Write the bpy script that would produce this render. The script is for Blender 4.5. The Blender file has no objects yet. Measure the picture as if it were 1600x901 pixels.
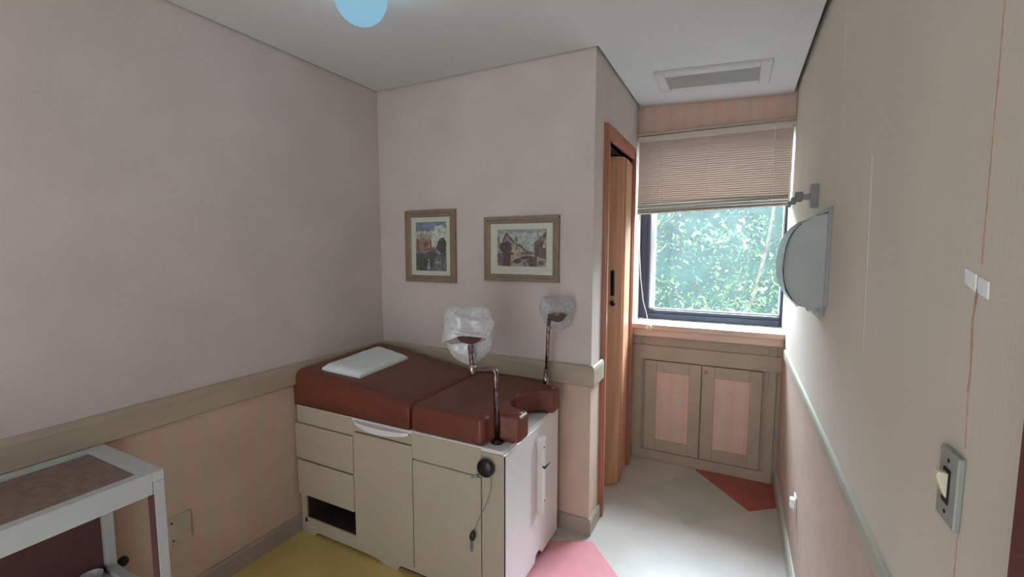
import bpy, bmesh, math, random
from mathutils import Vector, Matrix, noise
random.seed(7)
scn = bpy.context.scene
COL = scn.collection
PI = math.pi

# ------------------------------------------------------------------ helpers
def lin(c):
    return tuple((v/12.92 if v <= .04045 else ((v+.055)/1.055)**2.4) for v in c)
def rgb(r, g, b):
    return lin((r/255, g/255, b/255)) + (1,)

class MB:
    """collects shapes (world coordinates) into one mesh object"""
    def __init__(self): self.bm = bmesh.new()
    def _bev(self, geom_verts, bev, seg=2):
        if bev > 0:
            es = list({e for v in geom_verts for e in v.link_edges})
            bmesh.ops.bevel(self.bm, geom=es, offset=bev, segments=seg, profile=.5, affect='EDGES', clamp_overlap=True)
    def box(self, x0, x1, y0, y1, z0, z1, bev=0, mi=0, seg=2):
        vs = [self.bm.verts.new((x, y, z)) for x in (x0, x1) for y in (y0, y1) for z in (z0, z1)]
        q = [(0,1,3,2),(4,6,7,5),(0,4,5,1),(2,3,7,6),(0,2,6,4),(1,5,7,3)]
        fs = [self.bm.faces.new([vs[i] for i in f]) for f in q]
        for f in fs: f.material_index = mi
        self._bev(vs, bev, seg)
        return self
    def prism(self, poly, axis, a, b, bev=0, mi=0, seg=3):
        """poly: 2D points; axis 0/1/2 = extrusion axis"""
        def P(p, t):
            return {0: (t, p[0], p[1]), 1: (p[0], t, p[1]), 2: (p[0], p[1], t)}[axis]
        A = [self.bm.verts.new(P(p, a)) for p in poly]
        B = [self.bm.verts.new(P(p, b)) for p in poly]
        n = len(poly); fs = [self.bm.faces.new(A[::-1]), self.bm.faces.new(B)]
        for i in range(n):
            fs.append(self.bm.faces.new((A[i], A[(i+1) % n], B[(i+1) % n], B[i])))
        for f in fs: f.material_index = mi
        bmesh.ops.recalc_face_normals(self.bm, faces=fs)
        self._bev(A+B, bev, seg)
        return self
    def tube(self, pts, r, seg=12, cap=True, mi=0):
        pts = [Vector(p) for p in pts]; rings = []
        rr = r if isinstance(r, (list, tuple)) else [r]*len(pts)
        t0 = (pts[1]-pts[0]).normalized()
        ref = Vector((0,0,1)) if abs(t0.z) < .9 else Vector((1,0,0))
        nrm = t0.cross(ref).normalized()
        for i, p in enumerate(pts):
            if i == 0: t = pts[1]-pts[0]
            elif i == len(pts)-1: t = pts[-1]-pts[-2]
            else: t = (pts[i+1]-p).normalized()+(p-pts[i-1]).normalized()
            t.normalize()
            nrm = (nrm - t*nrm.dot(t)).normalized(); bn = t.cross(nrm)
            rings.append([self.bm.verts.new(p + rr[i]*(math.cos(2*PI*k/seg)*nrm + math.sin(2*PI*k/seg)*bn)) for k in range(seg)])
        for A, B in zip(rings, rings[1:]):
            for k in range(seg):
                f = self.bm.faces.new((A[k], A[(k+1) % seg], B[(k+1) % seg], B[k])); f.smooth = True; f.material_index = mi
        if cap:
            self.bm.faces.new(rings[0][::-1]).material_index = mi
            self.bm.faces.new(rings[-1]).material_index = mi
        return self
    def lathe(self, prof, origin, axis, seg=24, mi=0):
        """prof: (radius, height) list along axis vector"""
        ax = Vector(axis).normalized(); ref = Vector((0,0,1)) if abs(ax.z) < .9 else Vector((1,0,0))
        u = ax.cross(ref).normalized(); v = ax.cross(u); o = Vector(origin); rings = []
        for r, h in prof:
            r = max(r, 1e-4)
            rings.append([self.bm.verts.new(o+ax*h+r*(math.cos(2*PI*k/seg)*u+math.sin(2*PI*k/seg)*v)) for k in range(seg)])
        for A, B in zip(rings, rings[1:]):
            for k in range(seg):
                f = self.bm.faces.new((A[k], A[(k+1) % seg], B[(k+1) % seg], B[k])); f.smooth = True; f.material_index = mi
        f1 = self.bm.faces.new(rings[0][::-1]); f2 = self.bm.faces.new(rings[-1]); f1.material_index = f2.material_index = mi
        return self
    def quad(self, pts, mi=0):
        f = self.bm.faces.new([self.bm.verts.new(p) for p in pts]); f.material_index = mi
        return self
    def build(self, name, mats, parent=None, smooth=False, loc=None, recalc=True):
        if recalc: bmesh.ops.recalc_face_normals(self.bm, faces=self.bm.faces[:])
        off = Vector((0,0,0))
        if parent is not None:
            p = parent
            while p is not None: off += p.location; p = p.parent
        elif loc is not None: off = Vector(loc)
        for v in self.bm.verts: v.co -= off
        me = bpy.data.meshes.new(name); self.bm.to_mesh(me); self.bm.free()
        for m in (mats if isinstance(mats, (list, tuple)) else [mats]): me.materials.append(m)
        if smooth:
            for p in me.polygons: p.use_smooth = True
        o = bpy.data.objects.new(name, me); COL.objects.link(o)
        if parent is not None: o.parent = parent
        elif loc is not None: o.location = loc
        return o

def tag(o, label, cat, group=None):
    o['label'] = label; o['category'] = cat
    if group: o['group'] = group
    return o
def thing(name, label, cat, loc, group=None):
    o = bpy.data.objects.new(name, None); COL.objects.link(o); o.location = loc; o.empty_display_size = .05
    return tag(o, label, cat, group)
def structure(o, label=None):
    o['kind'] = 'structure'
    if label: o['label'] = label
    return o

# ------------------------------------------------------------------ materials
def mat(name, col, rough=.5, var=.06, vscale=12, bump=0, bscale=60, metal=0, spec=.5, coat=0, stretch=None, trans=0, col2=None):
    m = bpy.data.materials.new(name); m.use_nodes = True
    nt = m.node_tree; N = nt.nodes; L = nt.links; b = N['Principled BSDF']
    b.inputs['Roughness'].default_value = rough; b.inputs['Metallic'].default_value = metal
    b.inputs['Specular IOR Level'].default_value = spec; b.inputs['Coat Weight'].default_value = coat
    tc = N.new('ShaderNodeTexCoord'); mp = N.new('ShaderNodeMapping'); L.new(tc.outputs['Object'], mp.inputs[0])
    if stretch: mp.inputs['Scale'].default_value = stretch
    nz = N.new('ShaderNodeTexNoise'); nz.inputs['Scale'].default_value = vscale; nz.inputs['Detail'].default_value = 5
    L.new(mp.outputs[0], nz.inputs['Vector'])
    mx = N.new('ShaderNodeMix'); mx.data_type = 'RGBA'
    c = col; c2 = col2 or col
    mx.inputs[6].default_value = tuple(max(0, v*(1-var*1.6)) for v in c[:3])+(1,)
    mx.inputs[7].default_value = tuple(min(1, v*(1+var*1.6)) for v in c2[:3])+(1,)
    mr = N.new('ShaderNodeMapRange'); mr.inputs[1].default_value = .3; mr.inputs[2].default_value = .7
    L.new(nz.outputs[0], mr.inputs[0]); L.new(mr.outputs[0], mx.inputs[0]); L.new(mx.outputs[2], b.inputs['Base Color'])
    if bump:
        n2 = N.new('ShaderNodeTexNoise'); n2.inputs['Scale'].default_value = bscale; n2.inputs['Detail'].default_value = 4
        L.new(mp.outputs[0], n2.inputs['Vector'])
        bp = N.new('ShaderNodeBump'); bp.inputs['Strength'].default_value = bump; bp.inputs['Distance'].default_value = .004
        L.new(n2.outputs[0], bp.inputs['Height']); L.new(bp.outputs[0], b.inputs['Normal'])
    return m

def stripes(name, cols, p1, p2, rough=.7, mottling=.05):
    """vertical striped wallpaper: two sine bands along x+y"""
    m = bpy.data.materials.new(name); m.use_nodes = True
    nt = m.node_tree; N = nt.nodes; L = nt.links; b = N['Principled BSDF']; b.inputs['Roughness'].default_value = rough
    b.inputs['Specular IOR Level'].default_value = .25
    tc = N.new('ShaderNodeTexCoord'); sp = N.new('ShaderNodeSeparateXYZ'); L.new(tc.outputs['Object'], sp.inputs[0])
    ad = N.new('ShaderNodeMath'); ad.operation = 'ADD'; L.new(sp.outputs[0], ad.inputs[0]); L.new(sp.outputs[1], ad.inputs[1])
    def wave(p, ph):
        a = N.new('ShaderNodeMath'); a.operation = 'MULTIPLY_ADD'; a.inputs[1].default_value = 2*PI/p; a.inputs[2].default_value = ph
        L.new(ad.outputs[0], a.inputs[0]); s = N.new('ShaderNodeMath'); s.operation = 'SINE'; L.new(a.outputs[0], s.inputs[0]); return s
    w1, w2 = wave(p1, .4), wave(p2, 1.3)
    s = N.new('ShaderNodeMath'); s.operation = 'MULTIPLY_ADD'; s.inputs[1].default_value = .45
    L.new(w2.outputs[0], s.inputs[0]); L.new(w1.outputs[0], s.inputs[2])
    mr = N.new('ShaderNodeMapRange'); mr.inputs[1].default_value = -1.3; mr.inputs[2].default_value = 1.3; L.new(s.outputs[0], mr.inputs[0])
    cr = N.new('ShaderNodeValToRGB'); L.new(mr.outputs[0], cr.inputs[0])
    e = cr.color_ramp.elements; e[0].position = .1; e[0].color = cols[0]; e[1].position = .9; e[1].color = cols[2]
    k = e.new(.5); k.color = cols[1]
    nz = N.new('ShaderNodeTexNoise'); nz.inputs['Scale'].default_value = 9; nz.inputs['Detail'].default_value = 6
    L.new(tc.outputs['Object'], nz.inputs['Vector'])
    hv = N.new('ShaderNodeHueSaturation'); L.new(cr.outputs[0], hv.inputs['Color'])
    m2 = N.new('ShaderNodeMapRange'); m2.inputs[1].default_value = .3; m2.inputs[2].default_value = .7
    m2.inputs[3].default_value = 1-mottling; m2.inputs[4].default_value = 1+mottling
    L.new(nz.outputs[0], m2.inputs[0]); L.new(m2.outputs[0], hv.inputs['Value']); L.new(hv.outputs[0], b.inputs['Base Color'])
    return m

def glass_mat(name, tint=(1,1,1,1), refl=.06, haze=0.0):
    m = bpy.data.materials.new(name); m.use_nodes = True
    nt = m.node_tree; N = nt.nodes; L = nt.links; N.remove(N['Principled BSDF']); out = N['Material Output']
    t = N.new('ShaderNodeBsdfTransparent'); t.inputs[0].default_value = tint
    g = N.new('ShaderNodeBsdfGlossy'); g.inputs['Roughness'].default_value = .02
    mx = N.new('ShaderNodeMixShader'); mx.inputs[0].default_value = refl
    L.new(t.outputs[0], mx.inputs[1]); L.new(g.outputs[0], mx.inputs[2]); last = mx
    if haze:
        d = N.new('ShaderNodeBsdfTranslucent'); d.inputs[0].default_value = (.8,.9,1,1)
        m2 = N.new('ShaderNodeMixShader'); m2.inputs[0].default_value = haze
        L.new(mx.outputs[0], m2.inputs[1]); L.new(d.outputs[0], m2.inputs[2]); last = m2
    L.new(last.outputs[0], out.inputs[0])
    return m

def film_mat(name, col, alpha=.3, transl=.35):
    """thin plastic film: diffuse + translucent + gloss, partly see-through"""
    m = bpy.data.materials.new(name); m.use_nodes = True
    nt = m.node_tree; N = nt.nodes; L = nt.links; N.remove(N['Principled BSDF']); out = N['Material Output']
    d = N.new('ShaderNodeBsdfDiffuse'); d.inputs[0].default_value = col
    tl = N.new('ShaderNodeBsdfTranslucent'); tl.inputs[0].default_value = col
    g = N.new('ShaderNodeBsdfGlossy'); g.inputs['Roughness'].default_value = .25; g.inputs[0].default_value = (.9,.9,.95,1)
    tr = N.new('ShaderNodeBsdfTransparent')
    a = N.new('ShaderNodeMixShader'); a.inputs[0].default_value = transl; L.new(d.outputs[0], a.inputs[1]); L.new(tl.outputs[0], a.inputs[2])
    b = N.new('ShaderNodeMixShader'); b.inputs[0].default_value = .1; L.new(a.outputs[0], b.inputs[1]); L.new(g.outputs[0], b.inputs[2])
    nz = N.new('ShaderNodeTexNoise'); nz.inputs['Scale'].default_value = 14
    mr = N.new('ShaderNodeMapRange'); mr.inputs[1].default_value = .3; mr.inputs[2].default_value = .7
    mr.inputs[3].default_value = max(0, alpha-.12); mr.inputs[4].default_value = alpha+.12; L.new(nz.outputs[0], mr.inputs[0])
    c = N.new('ShaderNodeMixShader'); L.new(mr.outputs[0], c.inputs[0]); L.new(b.outputs[0], c.inputs[1]); L.new(tr.outputs[0], c.inputs[2])
    L.new(c.outputs[0], out.inputs[0])
    return m

def slat_mat(name, col, t):
    """thin slat that lets some daylight glow through"""
    m = mat(name, col, .45, .02, 10); nt = m.node_tree; N = nt.nodes; L = nt.links
    tl = N.new('ShaderNodeBsdfTranslucent'); tl.inputs[0].default_value = col
    mx = N.new('ShaderNodeMixShader'); mx.inputs[0].default_value = t
    L.new(N['Principled BSDF'].outputs[0], mx.inputs[1]); L.new(tl.outputs[0], mx.inputs[2]); L.new(mx.outputs[0], N['Material Output'].inputs[0])
    return m

def emit_mat(name, col, s):
    m = bpy.data.materials.new(name); m.use_nodes = True; b = m.node_tree.nodes['Principled BSDF']
    b.inputs['Base Color'].default_value = col; b.inputs['Emission Color'].default_value = col; b.inputs['Emission Strength'].default_value = s
    b.inputs['Roughness'].default_value = .2
    return m

PINK = mat('pink wallpaper', rgb(206,192,184), .75, .035, 3.5, .15, 160, spec=.2)
CREAM = mat('peach cream wallpaper', rgb(218,209,195), .7, .03, 2.5, .12, 140, spec=.25, stretch=(1,1,.25))
STRIPE = stripes('striped wallpaper', [rgb(204,172,154), rgb(201,175,155), rgb(195,178,156)], .118, .047)
STRIPE_FINE = stripes('fine striped wallpaper', [rgb(194,166,153), rgb(197,175,160), rgb(189,172,158)], .062, .021)
STRIPE_PINK = stripes('salmon striped wallpaper', [rgb(218,180,162), rgb(220,186,168), rgb(216,190,172)], .09, .037)
CEIL = mat('white ceiling paint', rgb(214,214,211), .9, .015, 2, spec=.1)
SLAB = mat('grey plaster slab', rgb(120,112,104), .95, .05, 6)
RAILW = mat('greige painted wood', rgb(172,158,136), .5, .05, 5, .06, 80, stretch=(1,1,6))
RAILG = mat('pale grey green painted wood', rgb(186,188,172), .35, .05, 6, .06, 80)
BASEW = mat('greige skirting paint', rgb(160,145,130), .55, .05, 6)
CABW = mat('greige cabinet paint', rgb(176,158,136), .5, .05, 5, .05, 60)
SILLW = mat('varnished tan sill wood', rgb(206,172,150), .32, .07, 9, .05, 60, stretch=(.4,4,4))
REDWOOD = mat('reddish casing wood', rgb(170,108,82), .35, .12, 6, .05, 50, stretch=(6,6,.5))
OAK = mat('honey wood door panel', rgb(202,150,114), .4, .1, 5, .05, 50, stretch=(7,7,.45))
MAROON = mat('dark maroon casing paint', rgb(96,42,44), .4, .08, 8)
DARK = mat('dark recess', rgb(26,20,18), .8, .1, 20)
NICHE_SHADE = mat('dark brown niche shade', rgb(58,46,38), .6, .1, 12)  # shade of the deep niche put into the colour
BLACKP = mat('black plastic', rgb(22,20,24), .35, .1, 30)
ALU = mat('dark window aluminium', rgb(48,50,60), .35, .05, 20, metal=.3)
WALU = mat('white window bead', rgb(240,243,246), .4, .02, 20)
ENAMEL_SHADE = mat('shaded enamel tone', rgb(182,170,149), .35, .02, 4, spec=.5)  # table enamel darkened and warmed for its shaded front
ENAMEL_LIT = mat('lit enamel tone', rgb(228,223,219), .3, .02, 4, spec=.5)  # same enamel lightened for the window-lit side and top
TROL = mat('white lacquer', rgb(186,190,186), .4, .02, 5)
LAMI = mat('brown speckled laminate', rgb(128,108,98), .5, .16, 38, .05, 60)
LAMID = mat('maroon brown laminate', rgb(96,62,62), .5, .08, 7)
LEATH = mat('brown vinyl upholstery', rgb(110,56,40), .38, .10, 7, .25, 260, spec=.5)
LEATHD = mat('dark brown vinyl', rgb(76,36,32), .4, .1, 9, .2, 200)
CHROME = mat('chrome steel', rgb(180,172,168), .22, .2, 70, .12, 90, metal=1)
CHROMEW = mat('worn dark chrome', rgb(130,112,108), .3, .45, 60, .25, 60, metal=1)
PAD = mat('white paper covered pad', rgb(232,240,236), .55, .03, 18, .35, 24)
BAG = film_mat('frosted plastic bag', (.88,.90,.90,1), .20, .35)
BAGT = film_mat('thin clear plastic bag', (.66,.68,.70,1), .52, .35)
GREYP = mat('grey plastic', rgb(164,168,164), .42, .04, 8, .04, 40)
GREYF = mat('pale blue grey plastic film', rgb(172,186,188), .4, .08, 16, .3, 40)
GREYM = mat('grey painted metal', rgb(150,150,146), .4, .05, 20)
GREYD = mat('dark grey metal', rgb(122,124,120), .4, .06, 20)
SWP = mat('grey switch plastic', rgb(154,160,154), .4, .03, 20)
IVORY = mat('ivory plastic', rgb(222,214,184), .35, .03, 20)
TAPE = mat('white tape', rgb(250,252,250), .5, .03, 40)
FR = mat('taupe frame wood', rgb(136,119,98), .4, .1, 12, .08, 90, stretch=(3,3,3))
MATB = mat('pale mount board', rgb(206,208,190), .8, .02, 20)
SLATM = slat_mat('beige blind slat', rgb(206,190,178), .30)
SLAT_SHADE = mat('shaded slat tone', rgb(182,176,164), .5, .04, 10)  # slat colour darkened for the shade on the undersides
HEADR = mat('beige headrail', rgb(206,194,180), .45, .03, 10)
CORD = mat('white cord', rgb(232,230,224), .6, .03, 50)
LOUV = mat('grey louvre paint', rgb(160,160,152), .45, .03, 10)
VENT = mat('grey white vent paint', rgb(204,205,202), .45, .03, 10)
PLATE = mat('painted over cover plate', rgb(180,168,146), .6, .08, 14)
F_CREAM = mat('cream vinyl floor', rgb(196,188,177), .34, .05, 4, .05, 30, spec=.5)
F_GREY = mat('grey white vinyl tile', rgb(180,181,168), .3, .05, 5, .05, 30)
F_PINK = mat('pink vinyl tile', rgb(218,146,150), .3, .06, 5, .05, 30)
F_RED = mat('brick red vinyl tile', rgb(166,86,76), .32, .06, 6, .05, 30)
F_YEL = mat('yellow vinyl tile', rgb(206,184,110), .3, .06, 4, .05, 30)
GLASS = glass_mat('window glass', (.96,1,.99,1), .012, .012)
PGLASS = glass_mat('picture glass', (1,1,1,1), .03)

# ------------------------------------------------------------------ room dimensions
XL, XP, XR = -1.958, -.621, .265
YB, YW, YG = 2.096, 3.096, 3.27
YR = -1.7
HC, HS = 2.371, 2.45
R0, R1 = .771, .875
WS = .82       # height where striped paper meets plain paper (behind the rail)

# floor ------------------------------------------------------------
b = MB(); b.box(XL-.12, XR+.12, YR-.1, YG+.1, -.1, 0)
def patch(poly, mi): b.prism(poly, 2, -.004, .0006+.0001*mi, mi=mi)
patch([(-.46,2.685),(-.19,2.40),(.112,2.688),(-.18,3.04)], 1)
patch([(-.19,3.05),(.112,2.688),(.262,2.80),(.262,3.09),(-.19,3.09)], 3)
patch([(-.588,2.052),(-.16,1.60),(-.60,1.17),(-1.03,1.62),(-.80,1.95)], 2)
patch([(XL,1.9),(-1.1,1.9),(-1.03,1.62),(-.95,1.3),(-1.2,.9),(XL,.55)], 4)
structure(b.build('floor', [F_CREAM, F_GREY, F_PINK, F_RED, F_YEL]))

# ceiling: hung boards, the alcove part dips slightly to the right -----
g = .012; ZR = HC-.043
b = MB()
def board(x0, x1, y0, y1, z0, z1):
    vs = [(x0,y0,z0),(x1,y0,z1),(x1,y1,z1),(x0,y1,z0)]
    A = [b.bm.verts.new(v) for v in vs]; B = [b.bm.verts.new((v[0],v[1],v[2]+.018)) for v in vs]
    b.bm.faces.new(A[::-1]); b.bm.faces.new(B)
    for i in range(4): b.bm.faces.new((A[i],A[(i+1)%4],B[(i+1)%4],B[i]))
board(XL+g, XP+g, YR, YB-g, HC, HC)
board(XP+g, XR-.02, YR, YW-g, HC, ZR)
structure(b.build('ceiling', CEIL))
structure(MB().box(XL-.12, XR+.12, YR-.1, YG+.1, HS, HS+.1).build('ceiling_slab', SLAB))

# walls --------------------------------------------------------------
def two(bm, x0, x1, y0, y1, top=HS):
    bm.box(x0, x1, y0, y1, 0, WS, mi=1); bm.box(x0, x1, y0, y1, WS, top, mi=0)
b = MB(); two(b, XL-.12, XL, YR, YG+.1); structure(b.build('wall_left', [PINK, STRIPE]))
b = MB(); two(b, XL, XP, YB, YB+.1); structure(b.build('wall_back', [PINK, STRIPE]))
DY0, DY1, DZ = 2.32, 2.91, 2.005      # alcove door opening
b = MB(); two(b, XP-.1, XP, YB+.1, DY0); b.box(XP-.1, XP, DY1, YG+.1, 0, WS, mi=1); b.box(XP-.1, XP, DY1, YG+.1, WS, HS)
b.box(XP-.1, XP, DY0, DY1, DZ, HS); structure(b.build('wall_alcove', [PINK, STRIPE]))
b = MB(); b.box(XL, XP-.1, YW, YG+.1, 0, HS); b.box(XP, XR, YW, YG+.08, 0, .915); b.box(XP, XR, YW, YG+.08, 2.185, HS, mi=1)
structure(b.build('wall_window', [PINK, STRIPE_PINK]))
RDY0, RDY1 = -.45, .492
b = MB(); two(b, XR, XR+.12, RDY1, YG+.1); two(b, XR, XR+.12, YR, RDY0); b.box(XR, XR+.12, RDY0, RDY1, 2.05, HS)
structure(b.build('wall_right', [CREAM, STRIPE_FINE]))
# wall behind the camera, its unseen opening added to let in fill light
b = MB(); two(b, XL-.12, -1.05, YR-.1, YR); two(b, .17, XR+.12, YR-.1, YR); b.box(-1.05, .17, YR-.1, YR, 2.0, HS)
structure(b.build('wall_rear', [PINK, STRIPE]))

# paper seams and scrapes on the right wall (thin filler strips with their own shape)
def seam(pts, w, m, label):
    q = MB()
    for (y0, z0), (y1, z1) in zip(pts, pts[1:]):
        q.prism([(y0-w/2, z0), (y0+w/2, z0), (y1+w/2, z1), (y1-w/2, z1)], 0, XR-.0008, XR+.002)
    structure(q.build('trim_seam', m), label)
SEAM_D = mat('cracked paper seam', rgb(190,162,142), .8, .15, 60)
SEAM_L = mat('pale filler', rgb(224,212,198), .8, .05, 60)
seam([(.745,1.80),(.742,1.60),(.740,1.43)], .003, SEAM_D, 'brown cracked paper seam above the white tape')
seam([(.745,1.40),(.749,1.36),(.742,1.30),(.744,1.27)], .006, SEAM_D, 'brown cracked paper seam below the white tape')
seam([(.743,1.27),(.738,1.20)], .0022, SEAM_D, 'thin paper seam above the light switch')
seam([(.735,1.09),(.735,.98)], .0022, SEAM_D, 'thin paper seam below the light switch')
seam([(1.30,1.66),(1.285,1.50),(1.26,1.22)], .0022, SEAM_L, 'pale filled seam in the middle of the right wall')
seam([(1.68,1.16),(1.683,1.06)], .006, SEAM_L, 'short pale filled scrape under the dispenser')
seam([(1.75,2.20),(1.70,1.96)], .008, SEAM_L, 'pale filled streak high on the right wall')

def sweep(bm, prof, path):
    """path: list of (x, y, dx, dy): point on the wall line and the direction of one unit of offset"""
    rings = [[bm.bm.verts.new((x+dx*o, y+dy*o, z)) for o, z in prof] for x, y, dx, dy in path]
    n = len(prof)
    for A, B in zip(rings, rings[1:]):
        for k in range(n): bm.bm.faces.new((A[k], A[(k+1) % n], B[(k+1) % n], B[k]))
    bm.bm.faces.new(rings[0][::-1]); bm.bm.faces.new(rings[-1])
# rails, skirtings ---------------------------------------------------
def rail_prof(d):   # offset from wall, height: rounded ledge on top
    return [(0,R0),(d*.75,R0),(d,R0+.006),(d,R1-.02),(d*.8,R1-.006),(d*.5,R1),(0,R1)]
b = MB(); b.prism([(XL+o, z) for o, z in rail_prof(.024)], 1, YR, YB-.02); structure(b.build('trim_1', RAILW), 'chair rail on the left wall')
b = MB(); sweep(b, rail_prof(.022), [(XL, YB, 0, -1), (XP, YB, 1, -1), (XP, 2.255, 1, 0)])
structure(b.build('trim_2', RAILW), 'chair rail on the back wall turning the corner')
b = MB(); b.prism([(XR-o, max(z, .832)) if z < .832 else (XR-o, z) for o, z in [(0,.832),(.009,.832),(.011,.836),(.011,.860),(.009,.872),(.006,.876),(0,.876)]], 1, .576, 2.93); structure(b.build('trim_3', RAILG), 'chair rail on the right wall')
def base(bm, axis, wallc, sgn, a, c, h=.09, d=.014):
    pr = [(wallc, 0), (wallc+sgn*d, 0), (wallc+sgn*d, h-.012), (wallc+sgn*d*.5, h), (wallc, h)]
    bm.prism(pr, axis, a, c)
b = MB(); base(b, 1, XL, 1, YR, YB); structure(b.build('baseboard_left', BASEW))
b = MB(); sweep(b, [(0,0),(.014,0),(.014,.07),(.007,.082),(0,.082)], [(XL, YB, 0, -1), (XP, YB, 1, -1), (XP, 2.255, 1, 0)]); structure(b.build('baseboard_back', BASEW))
b = MB(); base(b, 1, XR, -1, .576, 3.07, .1); structure(b.build('baseboard_right', RAILG))
b = MB(); base(b, 1, XP, 1, 2.972, 3.07, .082); structure(b.build('baseboard_alcove', BASEW))

# alcove door: red wood casing, folding panels standing ajar ------------
d1 = bpy.data.objects.new('door_1', None); COL.objects.link(d1); d1.location = (XP, 2.6, 0); structure(d1, 'folding wooden door standing ajar in the alcove')
b = MB()
for y0, y1 in ((2.26, DY0), (DY1, 2.97)):
    b.box(XP-.1, XP+.018, y0, y1, 0, 2.075, .004)
    b.box(XP+.016, XP+.023, y0+.012, y1-.03, 0, 2.05, .003)
b.box(XP-.1, XP+.018, DY0, DY1, DZ, 2.075, .003)
b.build('door_frame', REDWOOD, d1)
def panel(p, q, t, name):
    p, q = Vector(p), Vector(q); n = Vector((-(q-p).y, (q-p).x)).normalized()*t/2
    o = MB().prism([p-n, q-n, q+n, p+n], 2, .006, 1.975, .004).build(name, OAK, d1)
    return o
K = (-.604, 2.668)
panel((-.626, 2.903), (K[0]-.006, K[1]+.016), .020, 'door_panel')
pa = panel((K[0]-.006, K[1]-.010), (K[0]-.19, K[1]-.155), .026, 'door_panel')
dirv = Vector((-.79, -.62, 0)).normalized(); nv = Vector((.62, -.79, 0)).normalized()
c0 = Vector((K[0], K[1], 0)) + dirv*.075 + nv*.018
b = MB(); b.tube([c0+Vector((0,0,1.17)), c0+Vector((0,0,1.32))], .012, 8); b.build('lock_plate', DARK, pa)
b = MB(); b.lathe([(.013,0),(.016,.01),(.011,.022),(0,.026)], c0+Vector((0,0,1.125)), nv, 12); b.build('knob', DARK, pa)
b = MB(); b.box(XP-.075, XP-.025, DY0, DY1, DZ-.022, DZ); b.build('top_track', DARK, d1)
b = MB(); b.tube([(XP-.03, DY0+.02, 1.90), (XP-.03, DY0+.02, 1.97)], .008, 8); b.build('pivot', CHROME, d1)

# right hand door casing at the picture's edge
b = MB()
b.box(XR-.022, XR+.12, RDY1, .576, 0, 2.12, .004); b.box(XR-.022, XR+.12, RDY0-.086, RDY0, 0, 2.12, .004); b.box(XR-.022, XR+.12, RDY0, RDY1, 2.05, 2.12, .004)
structure(b.build('door_2', MAROON), 'dark maroon door casing on the right wall')
structure(MB().box(XR+.05, XR+.09, RDY0, RDY1, .005, 2.05, .003).build('door_3', MAROON), 'dark maroon door leaf in the right wall')

# ------------------------------------------------------------------ window, sill, cupboard
w1 = bpy.data.objects.new('window_1', None); COL.objects.link(w1); w1.location = (-.18, YG, .95); structure(w1, 'dark aluminium window over the wooden sill')
b = MB()
b.box(XP, -.556, YG-.02, YG+.05, .952, 2.185, .003); b.box(.252, XR, YG-.02, YG+.05, .952, 2.185, .003)
b.box(-.556, .252, YG-.02, YG+.05, .952, 1.016, .003); b.box(-.556, .252, YG-.02, YG+.05, 2.13, 2.185, .003)
b.box(-.585, -.575, YG-.032, YG-.02, .96, 2.15, .002); b.box(-.57, .25, YG-.03, YG-.02, .985, .995, .002)
b.build('window_frame', ALU, w1)
b = MB(); b.box(-.556, -.522, YG+.01, YG+.045, 1.016, 2.13, .002); b.box(-.522, .252, YG+.015, YG+.04, 1.016, 1.026, .002); b.box(.245, .252, YG+.015, YG+.04, 1.026, 2.13, .001)
b.build('sash_bead', WALU, w1)
MB().box(-.522, .245, YG+.024, YG+.030, 1.024, 2.13).build('glass_pane', GLASS, w1)
b = MB(); b.box(XP, XR, 2.992, YG-.02, .918, .947, .004); b.box(XP+.004, XR-.002, 3.004, YW, .872, .918, .003); b.box(XP, XR, 2.994, YG-.02, .9465, .951, .0015, mi=1)  # white layer added on the wooden sill top to bounce daylight
structure(b.build('window_sill', [SILLW, WALU]))

cup = thing('built_in_cupboard', 'low greige built-in cupboard with two panelled doors under the window', 'cupboard', (-.18, YW, 0))
yc = YW-.004
b = MB()
b.box(XP, -.556, 3.072, yc, 0, .872, .003); b.box(.196, .240, 3.072, yc, 0, .872, .003)
b.box(XP, XR, 3.066, yc, .702, .80, .004); b.box(XP, XR, 3.076, yc, .80, .872, .002)
b.box(XP, .24, 3.070, yc, 0, .070, .004)
b.box(-.556, .196, 3.090, yc, .07, .702); b.box(.240, XR, 3.09, yc, 0, .702)
b.box(-.556, -.548, 3.074, yc, .07, .702); b.box(.186, .196, 3.074, yc, .07, .702)
b.build('face_frame', CABW, cup)
for x0, x1, ix0, ix1 in ((-.531, -.180, -.455, -.252), (-.173, .167, -.099, .100)):
    b = MB(); z0, z1, iz0, iz1 = .075, .696, .155, .622; yf, yk = 3.066, 3.090
    b.box(x0, ix0, yf, yk, z0, z1, .003); b.box(ix1, x1, yf, yk, z0, z1, .003)
    b.box(ix0, ix1, yf, yk, z0, iz0, .003); b.box(ix0, ix1, yf, yk, iz1, z1, .003)
    dr = b.build('door', CABW, cup)
    MB().box(ix0, ix1, yf+.004, yk, iz0, iz1).build('inset_panel', STRIPE_PINK, dr)
b = MB(); b.lathe([(.009,0),(.011,.006),(.007,.012),(0,.014)], (-.150, 3.066, .655), (0,-1,0), 14); b.build('knob', CABW, cup)

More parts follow.
